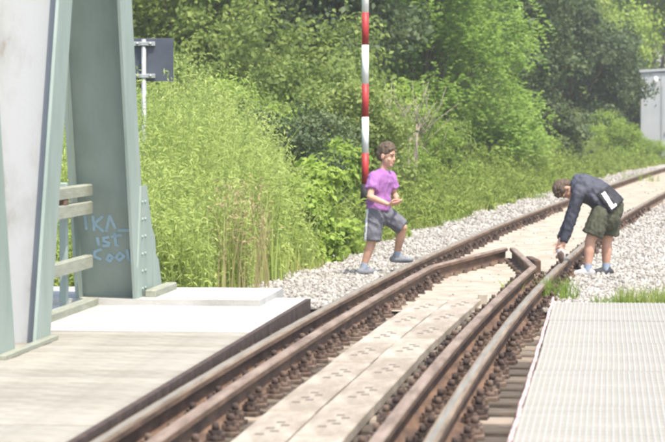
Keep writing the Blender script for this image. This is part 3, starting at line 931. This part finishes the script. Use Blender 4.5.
# dry straw-coloured grass patch
pts = []
for cx, n_, sp in ((238, 50, 11), (255, 20, 8), (218, 22, 8)):
    for i in range(n_):
        Y = g.uniform(23.2, 26.5); pts.append((ray_x(cx + g.normal(0, sp), Y), Y, 0))
P = tz(np.array(pts)); Hh = g.uniform(.55, 1.2, len(P))
V, F = blades(P, Hh, np.full(len(P), .006), g, .3)
Q = P + np.stack([g.normal(0, .03, len(P)), g.normal(0, .03, len(P)), Hh * .9], 1)
k2 = np.repeat(np.arange(len(P)), 8)
Vl, Fl = leaf_arrays(Q[k2] + g.normal(0, .035, (len(k2), 3)) * [1, 1, 2.2], np.tile([0, -.5, .6], (len(k2), 1)), .05, .2, g, .1, .8)
o = link('dry_grass', tri_mesh('dry_grass', np.vstack([V, Vl]), np.vstack([F, Fl + len(V)]), LM['dry']))
tag(o, 'straw coloured dry grass heads standing in front of the weeds', 'grass', kind='stuff')

# verge along the left of the line: mixed grass and low weeds
def verge(n, g, y0, y1, w):
    out = []
    while len(out) < n:
        Y = y0 + (y1 - y0) * g.random() ** 1.2; e = 2.25 + .25 * math.sin(Y * 1.7) + w * g.random() ** 1.4
        p = off(Y, -e); out.append((p.x, p.y, e))
    return np.array(out)
for nm, mt, n_, hh, seed, lab in (('verge_grass', 'grass', 30000, (.25, .8), 61, 'green grass verge along the curving track'), ('straw_grass', 'dry', 3500, (.25, .7), 62, 'sparse straw coloured stalks in the grass verge')):
    g2 = np.random.default_rng(seed); P = verge(n_, g2, 27, 95, 5.5); e = P[:, 2].copy(); P = tz(P)
    Hh = g2.uniform(*hh, n_) * np.interp(e, [2.2, 3.2, 5], [.35, .9, 1.3])
    V, F = blades(P, Hh, g2.uniform(.006, .012, n_), g2, .5)
    tag(link(nm, tri_mesh(nm, V, F, LM[mt])), lab, 'grass', kind='stuff')
def verge_region(n, g): return [tuple(p) for p in verge(n, g, 29, 95, 5.0)]
V, F = weed_field(4200, verge_region, lambda p, g: g.uniform(.35, 1.1) * min(1.5, .3 + .5 * (centre(p[1]) - 2.3 - p[0] + .3)), .12, 63, None, '', '', nleaf=26)
tag(link('verge_weeds', tri_mesh('verge_weeds', V, F, LM['verge'])), 'leafy green weeds on the verge below the shrubs', 'weeds', kind='stuff')

# individual tufts near the bridge end
def tuft(name, x, y, r, h, n, mt, seed, lab, z=-.16, group='grass tufts at the bridge end'):
    g = np.random.default_rng(seed)
    a = g.uniform(0, 2 * np.pi, n); q = r * np.sqrt(g.random(n))
    P = np.stack([q * np.cos(a), q * np.sin(a) * .6, np.zeros(n)], 1)
    V, F = blades(P, g.uniform(.4, 1, n) * h, g.uniform(.003, .006, n), g, .7)
    o = link(name, tri_mesh(name, V, F, LM[mt]), loc=(x, y, z)); tag(o, lab, 'grass tuft', group)
tuft('grass_tuft', -.44, 23.6, .2, .3, 170, 'bright', 71, 'green tuft between running rail and the walkway corner')
tuft('grass_tuft', -.9, 24.6, .1, .2, 60, 'bright', 72, 'small green tuft between guard rail and running rail', -.17)
tuft('grass_tuft', .08, 22.25, .24, .2, 260, 'bright', 73, 'low green tuft at the far edge of the walkway, next to the rail side')
tuft('grass_tuft', .34, 22.3, .26, .3, 420, 'grass', 74, 'taller olive tuft at the far edge of the walkway')
tuft('grass_tuft', .62, 22.3, .22, .25, 280, 'bright', 75, 'bright tuft at the outer corner of the walkway end')
tuft('grass_tuft', ray_x(445, 41.5), 41.5, .35, .32, 120, 'bright', 76, 'light green tuft at the ballast edge behind the boy', -.2)
tuft('grass_tuft', ray_x(538, 53), 53.5, .2, .22, 80, 'bright', 77, 'small green tuft against the outer rail before the bending boy', -.17)
tuft('grass_tuft', ray_x(641, 68), 68, .5, .35, 120, 'bright', 78, 'green tuft between the rails beyond the bending boy', -.17)

# ------------------------------------------------------------------ people
def lathe_bone(mb, p, q, r0, r1, sx=1.0, cap0=True, cap1=True, n=14, flat=None):
    """tapered limb piece; sx squashes it along the direction 'flat'"""
    p, q = Vector(p), Vector(q); d = q - p; L_ = d.length
    d = d.normalized() if L_ > 1e-6 else Vector((0, 0, 1))
    a = Vector(flat) if flat else Vector((0, 1, 0))
    a = a - d * a.dot(d)
    if a.length < .05: a = d.orthogonal()
    a.normalize(); b = d.cross(a)
    prof_ = []
    if cap0: prof_ += [(-r0 * math.sin(t), r0 * math.cos(t)) for t in (1.35, .95, .5)]
    prof_ += [(0, r0), (L_ * .5, (r0 + r1) / 2), (L_, r1)]
    if cap1: prof_ += [(L_ + r1 * math.sin(t), r1 * math.cos(t)) for t in (.5, .95, 1.35)]
    V = []
    for h, r in prof_:
        for k in range(n):
            t = 2 * math.pi * k / n
            V.append(p + d * h + a * (r * sx * math.cos(t)) + b * (r * math.sin(t)))
    F = [(j * n + i, j * n + (i + 1) % n, (j + 1) * n + (i + 1) % n, (j + 1) * n + i) for j in range(len(prof_) - 1) for i in range(n)]
    F.append(tuple(range(n - 1, -1, -1))); F.append(tuple(range((len(prof_) - 1) * n, len(prof_) * n)))
    mb.add(V, F, 0, True)

from mathutils import noise as mnoise
def fuse(mb, name, mats, parent, voxel=.011, smooth=4, region=None, wrinkle=0.0, seed=0):
    """melts the overlapping pieces into one continuous skin"""
    me = mb.mesh(name + '_raw', mats)
    o = bpy.data.objects.new(name + '_raw', me); C.objects.link(o)
    r = o.modifiers.new('r', 'REMESH'); r.mode = 'VOXEL'; r.voxel_size = voxel; r.use_smooth_shade = True
    if smooth:
        s = o.modifiers.new('s', 'SMOOTH'); s.factor = .5; s.iterations = smooth
    dg = bpy.context.evaluated_depsgraph_get()
    out = bpy.data.meshes.new_from_object(o.evaluated_get(dg))
    out.name = name
    bpy.data.objects.remove(o); bpy.data.meshes.remove(me)
    if wrinkle:
        co = [v.co.copy() for v in out.vertices]; nn = [v.normal.copy() for v in out.vertices]
        for v, c_, n_ in zip(out.vertices, co, nn):
            q = Vector((c_.x * 14 + c_.z * 9 + seed, c_.y * 14, c_.z * 9 - c_.x * 6))
            q2 = Vector((c_.x * 34, c_.y * 34 + seed, c_.z * 22 + c_.x * 14))
            v.co = c_ + n_ * wrinkle * (1 - 2.2 * abs(mnoise.noise(q)) + .5 * mnoise.noise(q2))
    out.materials.clear()
    for m in (mats if isinstance(mats, (list, tuple)) else [mats]): out.materials.append(m)
    if region:
        for p in out.polygons: p.material_index = region(p.center, p.normal)
    else:
        out.polygons.foreach_set('material_index', [0] * len(out.polygons))
    out.polygons.foreach_set('use_smooth', [True] * len(out.polygons))
    return link(name, out, parent)

def hand(mb, wrist, direction, palm_n, thumb_side, curl=.6, s=1.0):
    """palm, four curled fingers of unequal length and a thumb from the side of the palm"""
    w = Vector(wrist); d = Vector(direction).normalized(); nrm = Vector(palm_n); nrm = (nrm - d * nrm.dot(d)).normalized()
    side = d.cross(nrm).normalized() * thumb_side
    for k in range(4):
        lat = (k - 1.5) * .0165 * s
        lathe_bone(mb, w - side * lat * .7, w + d * .07 * s - side * lat, .011 * s, .0105 * s)
        p = w + d * .07 * s - side * lat
        L0 = (.036, .041, .038, .03)[k] * s; dd = d.copy()
        for j in range(3):
            dd = (dd + nrm * (curl * (.35 + .25 * j))).normalized()
            q = p + dd * L0 * (1, .75, .6)[j]
            lathe_bone(mb, p, q, (.0088 - .0008 * j) * s, (.0082 - .0009 * j) * s, n=8)
            p = q
    p = w + d * .018 * s + side * .02 * s
    dd = (d * .7 + side * .8 + nrm * .3).normalized()
    q = p + dd * .035 * s; lathe_bone(mb, p, q, .0115 * s, .01 * s, n=8)
    dd = (d * .95 + side * .25 + nrm * .5).normalized(); lathe_bone(mb, q, q + dd * .03 * s, .0095 * s, .008 * s, n=8)

def head_parts(mb, c, up, fwd, s=1.0):
    up = Vector(up).normalized(); fwd = Vector(fwd); fwd = (fwd - up * fwd.dot(up)).normalized(); lf = up.cross(fwd)
    Mx = Matrix((lf, fwd, up)).transposed()
    c = Vector(c)
    P_ = lambda a, b, z: c + lf * a * s + fwd * b * s + up * z * s
    mb.ell(P_(0, -.008, .03), (.073 * s, .09 * s, .088 * s), 16, 12, M=Mx)       # skull
    mb.ell(P_(0, .02, -.035), (.056 * s, .062 * s, .075 * s), 14, 10, M=Mx)      # face and jaw
    mb.ell(P_(0, .062, -.082), (.024 * s, .02 * s, .02 * s), 10, 8, M=Mx)        # chin
    lathe_bone(mb, P_(0, .074, .004), P_(0, .088, -.026), .009 * s, .012 * s, n=8)  # nose
    for sg_ in (-1, 1):
        mb.ell(P_(.074 * sg_, -.006, -.012), (.01 * s, .02 * s, .03 * s), 8, 8, M=Mx)   # ear
        mb.ell(P_(.036 * sg_, .05, -.03), (.02 * s, .02 * s, .022 * s), 8, 6, M=Mx)     # cheek
        mb.ell(P_(.03 * sg_, .066, .026), (.024 * s, .012 * s, .008 * s), 8, 6, M=Mx)   # brow
    return P_, Mx

def face_details(P_, Mx, parent, s=1.0):
    for sg_ in (-1, 1):
        b = MB(); b.ell(P_(.029 * sg_, .077, .008), (.009 * s, .005 * s, .004 * s), 8, 6, M=Mx); b.build('eye', M['eye'], parent)
        b = MB(); b.ell(P_(.03 * sg_, .08, .027), (.018 * s, .006 * s, .004 * s), 8, 6, M=Mx); b.build('eyebrow', M['hair'], parent)
    b = MB(); b.ell(P_(0, .083, -.058), (.022 * s, .006 * s, .006 * s), 8, 6, M=Mx); b.build('mouth', M['lip'], parent)

def hair_cap(P_, Mx, parent, s, seed):
    b = MB(); g = random.Random(seed)
    b.ell(P_(0, -.016, .045), (.08 * s, .092 * s, .085 * s), 16, 12, M=Mx)
    b.ell(P_(0, -.045, .01), (.073 * s, .062 * s, .075 * s), 14, 10, M=Mx)
    for i in range(60):
        a = g.uniform(0, 6.28); e = g.uniform(.15, 1.5)
        x, y, z = math.cos(a) * math.cos(e) * .08, math.sin(a) * math.cos(e) * .092 - .016, math.sin(e) * .085 + .045
        if y > .05 and z < .06: continue
        lathe_bone(b, P_(x * .9, y * .9, z * .96), P_(x * 1.02, y * 1.03 + .012, z * 1.02), .013 * s, .006 * s, n=6)
    return fuse(b, 'hair', M['hair'], parent, .006, 1, None, .005, seed)

def shoe(mb, ankle, toe_dir, s=1.0):
    a = Vector(ankle); d = Vector(toe_dir); d.z = 0; d.normalize()
    sole = a.z - .055 * s
    f = lambda t, h: Vector((a.x + d.x * t * s, a.y + d.y * t * s, sole + h * s))
    lathe_bone(mb, f(-.045, .034), f(.075, .03), .036 * s, .04 * s, n=12)
    lathe_bone(mb, f(.075, .03), f(.15, .026), .04 * s, .03 * s, n=12)
    lathe_bone(mb, f(-.02, .04), f(-.005, .085), .038 * s, .034 * s, n=12)
    lathe_bone(mb, f(.02, .055), f(.08, .04), .034 * s, .03 * s, n=12)

# ---- the walking boy
bx0, by0, bz0 = -2.55, 27.15, -.145
wb_ = empty('person', (bx0, by0, bz0)); tag(wb_, 'boy in magenta shirt and grey shorts stepping across the ballast towards the rail', 'person')
sk = MB()
hR, kR, aR = (.125, -.07, .69), (.105, -.1, .375), (.01, -.08, .085)
hL, kL, aL = (.2, .07, .69), (.405, .09, .50), (.335, .22, .2)
for h_, k_, a_ in ((hR, kR, aR), (hL, kL, aL)):
    lathe_bone(sk, Vector(h_).lerp(Vector(k_), .2), k_, .068, .05); lathe_bone(sk, k_, Vector(k_).lerp(Vector(a_), .35), .048, .05); lathe_bone(sk, Vector(k_).lerp(Vector(a_), .35), a_, .05, .031)
f2 = lambda a_, d_: lathe_bone(sk, Vector(a_) + Vector((0, 0, -.025)), Vector(a_) + Vector(d_) * .09 + Vector((0, 0, -.052)), .024, .016)
f2(aR, (.7, .6, 0)); f2(aL, (.95, .2, 0))
lathe_bone(sk, (.165, 0, .72), (.18, 0, .86), .095, .1, .78, flat=(.87, -.5, 0)); lathe_bone(sk, (.18, 0, .86), (.2, 0, 1.0), .105, .12, .72, flat=(.87, -.5, 0))
sR, sL = Vector((.125, -.12, 1.025)), Vector((.27, .12, 1.025))
lathe_bone(sk, sR, sL, .05, .05); lathe_bone(sk, (.195, 0, 1.02), (.225, -.005, 1.17), .05, .043)
eR, wR = Vector((.09, -.215, .825)), Vector((.275, -.205, .75))
eL, wL = Vector((.32, .15, .83)), Vector((.375, -.03, .775))
for s_, e_, w_ in ((sR, eR, wR), (sL, eL, wL)):
    lathe_bone(sk, s_, e_, .043, .034); lathe_bone(sk, e_, e_.lerp(w_, .3), .034, .035); lathe_bone(sk, e_.lerp(w_, .3), w_, .035, .023)
hand(sk, wR + (wR - eR).normalized() * .01, (.95, .1, .12), (0, .6, .8), 1, .5, .95)
hand(sk, wL + Vector((-.005, -.015, 0)), (-.1, -.9, -.05), (-.8, 0, .6), -1, .5, .95)
Ph, Mh = head_parts(sk, (.25, -.012, 1.252), (.18, -.02, 1), (.9, -.4, -.22), 1.1)
fuse(sk, 'body', M['skin'], wb_, .0062, 3)
face_details(Ph, Mh, wb_, 1.1); hair_cap(Ph, Mh, wb_, 1.1, 2)
st_ = MB()
fl_ = (.87, -.5, 0)
lathe_bone(st_, (.158, 0, .685), (.175, 0, .8), .146, .132, .82, cap0=False, flat=fl_); lathe_bone(st_, (.175, 0, .8), (.195, 0, .98), .13, .138, .75, flat=fl_)
lathe_bone(st_, sR + Vector((.02, .03, -.0)), sL + Vector((-.02, -.03, 0)), .066, .066); lathe_bone(st_, (.195, 0, .99), (.21, 0, 1.09), .1, .06, cap1=False)
for s_, e_ in ((sR, eR), (sL, eL)): lathe_bone(st_, s_, s_.lerp(e_, .62), .062, .066, cap1=False)
for i, (z, dx) in enumerate(((.72, .01), (.77, -.008), (.83, .006))):   # soft folds at the waist
    lathe_bone(st_, (.06 + dx, -.085, z), (.17, -.105, z + .02), .016, .012)
fuse(st_, 'shirt', M['shirt'], wb_, .009, 3, wrinkle=.009, seed=1)
sh = MB()
lathe_bone(sh, (.155, 0, .62), (.163, 0, .745), .13, .122, .86, cap1=False, flat=fl_)
hemR = Vector(hR).lerp(Vector(kR), 1.04); hemL = Vector(hL).lerp(Vector(kL), 1.0)
lathe_bone(sh, Vector(hR) - Vector((0, 0, .05)), hemR, .092, .088, cap1=False); lathe_bone(sh, Vector(hL) + Vector((.02, 0, -.05)), hemL, .092, .082, cap1=False)
def stripe(c, nrm):
    ax = Vector(hR).lerp(hemR, min(1, max(0, (hR[2] - c.z) / (hR[2] - hemR.z))))
    return 1 if (c.x - ax.x < -.058 and c.x - ax.x > -.085 and c.y < ax.y - .005) and c.x < .12 else 0
fuse(sh, 'shorts', [M['shorts_grey'], M['stripe']], wb_, .008, 2, stripe, .009, 3)
for a_, d_ in ((aR, (.7, .6, 0)), (aL, (.95, .2, 0))):
    b = MB(); lathe_bone(b, Vector(a_) + Vector((0, 0, -.02)), Vector(a_).lerp(Vector(kR if a_ == aR else kL), .17), .037, .037, cap1=False); fuse(b, 'sock', M['sock'], wb_, .008, 1)
    b = MB(); shoe(b, Vector(a_) + Vector((0, 0, -.025)), d_, 1.0); fuse(b, 'shoe', M['shoe_grey'], wb_, .009, 2)

# ---- the bending boy
cx0, cy0, cz0 = -.03, 27.35, -.155
bb_ = empty('person', (cx0, cy0, cz0)); tag(bb_, 'boy in dark jacket and olive shorts bending down to the rail', 'person')
sk = MB()
hN, kN, aN = (-.04, -.09, .66), (-.15, -.11, .372), (-.175, -.11, .085)
hF, kF, aF = (.07, .08, .66), (.025, .09, .365), (.015, .1, .085)
for h_, k_, a_ in ((hN, kN, aN), (hF, kF, aF)):
    lathe_bone(sk, h_, k_, .08, .056); lathe_bone(sk, k_, Vector(k_).lerp(Vector(a_), .35), .054, .056); lathe_bone(sk, Vector(k_).lerp(Vector(a_), .35), a_, .056, .035)
f2(aN, (-.97, -.2, 0)); f2(aF, (-.98, -.15, 0))
lathe_bone(sk, (.04, 0, .74), (-.08, 0, .87), .12, .11, 1.1); lathe_bone(sk, (-.08, 0, .87), (-.23, 0, .925), .11, .115, 1.15)
sN, sF = Vector((-.26, -.14, .895)), Vector((-.255, .14, .925))
lathe_bone(sk, sN, sF, .052, .052); lathe_bone(sk, (-.25, 0, .925), (-.34, 0, .93), .05, .046)
eN, wN = Vector((-.35, -.24, .585)), Vector((-.425, -.31, .35))
eF, wF = Vector((-.36, .06, .61)), Vector((-.46, -.1, .38))
for s_, e_, w_ in ((sN, eN, wN), (sF, eF, wF)):
    lathe_bone(sk, s_, e_, .045, .036); lathe_bone(sk, e_, e_.lerp(w_, .3), .036, .037); lathe_bone(sk, e_.lerp(w_, .3), w_, .037, .025)
hand(sk, wN + (wN - eN).normalized() * .01, (-.3, -.1, -.95), (-.4, .8, 0), -1, .45, 1.0)
hand(sk, wF + (wF - eF).normalized() * .01, (-.25, -.35, -.9), (-.4, -.8, 0), 1, .45, 1.0)
Ph, Mh = head_parts(sk, (-.405, -.01, .905), (-.93, -.05, -.05), (-.1, -.2, -1), 1.05)
fuse(sk, 'body', M['skin'], bb_, .0062, 3)
face_details(Ph, Mh, bb_, 1.05); hair_cap(Ph, Mh, bb_, 1.05, 5)
jk = MB()
lathe_bone(jk, (.085, 0, .70), (-.07, 0, .862), .158, .148, 1.12, cap0=False); lathe_bone(jk, (-.07, 0, .862), (-.225, 0, .925), .148, .145, 1.15)
lathe_bone(jk, sN + Vector((.02, .03, 0)), sF + Vector((.02, -.03, 0)), .075, .075); lathe_bone(jk, (-.24, 0, .945), (-.32, 0, .96), .085, .075, cap1=False)
lathe_bone(jk, (-.2, -.03, 1.02), (-.29, .03, 1.015), .05, .05)               # hood lying on the back
for s_, e_, w_ in ((sN, eN, wN), (sF, eF, wF)):
    lathe_bone(jk, s_, e_, .064, .055); lathe_bone(jk, e_, e_.lerp(w_, .93), .055, .042, cap1=False)
for p_, q_ in (((-.2, -.12, .98), (-.1, -.165, .8)), ((-.12, -.1, .99), (.0, -.16, .78)), ((-.0, -.13, .86), (.06, -.165, .7))):
    lathe_bone(jk, p_, q_, .018, .026)
def jacket_region(c, n_):
    # dark panel with a white bar across the hip
    u = Vector((c.x - .045, c.z - .79)); ax = Vector((.55, -.83)).normalized(); per = Vector((ax.y, -ax.x))
    a_, p_ = u.dot(ax), u.dot(per)
    if c.y < -.03:
        if -.11 < a_ < .085 and -.02 < p_ - .0 < .022: return 2
        if .055 < a_ < .085 and .0 < -p_ < .045: return 2
        if -.14 < a_ < .12 and -.13 < p_ < .075 and c.x > -.1: return 1
    if c.z < .86 - .35 * (c.x + .26) and c.x < -.215: return 3  # sleeve zone, arm shade painted into its darker colour
    return 0
fuse(jk, 'jacket', [M['jacket'], M['jacket_black'], M['white'], M['sleeve']], bb_, .0085, 2, jacket_region, .008, 5)
sh = MB()
lathe_bone(sh, (.02, 0, .62), (.06, 0, .73), .15, .14, 1.05)
lathe_bone(sh, hN, Vector(hN).lerp(Vector(kN), .78), .105, .112, cap1=False); lathe_bone(sh, hF, Vector(hF).lerp(Vector(kF), .78), .105, .11, cap1=False)
for i in range(3): lathe_bone(sh, (-.12 + .03 * i, -.19, .58), (-.15 + .05 * i, -.2, .47), .012, .016)
fuse(sh, 'shorts', M['shorts_olive'], bb_, .0085, 2, None, .007, 8)
for a_, k_, d_, mt in ((aN, kN, (-.97, -.2, 0), 'shoe_white'), (aF, kF, (-.98, -.15, 0), 'shoe_black')):
    b = MB(); lathe_bone(b, Vector(a_) + Vector((0, 0, -.02)), Vector(a_).lerp(Vector(k_), .2), .041, .041, cap1=False); fuse(b, 'sock', M['sock'], bb_, .008, 1)
    b = MB(); shoe(b, Vector(a_) + Vector((0, 0, -.025)), d_, 1.06); o = fuse(b, 'shoe', M[mt], bb_, .009, 2)
    o['label'] = 'white shoe' if mt == 'shoe_white' else 'black shoe'

# stones the boy sets on the rail head
for i, (dy, w, h, mt, lab) in enumerate(((-.03, .055, .085, 'pebble', 'pale grey stone set on the rail head under the boy\'s hand'), (-.16, .036, .07, 'black', 'small dark stone set on the rail head in front of the pale one'))):
    yy = 27.02 + dy; p = off(yy, GAUGE)
    v, f = icosa(); g2 = np.random.default_rng(90 + i)
    V = v * g2.uniform(.8, 1.2, (12, 1)) * [w, w * .9, h]; V[:, 2] -= V[:, 2].min() - .0005
    tag(link('stone', tri_mesh('stone', V, f, M[mt] if mt == 'pebble' else M['clip']), loc=(p.x, p.y, 0.0)), lab, 'stone')

# ------------------------------------------------------------------ summer haze
hz = MB(); hz.box(-620, 620, -80, 1520, -5.6, 17.0)
hm = bpy.data.materials.new('haze_air'); hm.use_nodes = True
hn = hm.node_tree.nodes; hn.remove(hn['Principled BSDF'])
vol = hn.new('ShaderNodeVolumePrincipled')
vol.inputs['Color'].default_value = (1.0, .98, .92, 1); vol.inputs['Density'].default_value = .0009; vol.inputs['Anisotropy'].default_value = .2
hm.node_tree.links.new(vol.outputs[0], hn['Material Output'].inputs['Volume'])
tag(hz.build('haze', hm), 'thin pale summer haze over the line', 'haze', kind='stuff')
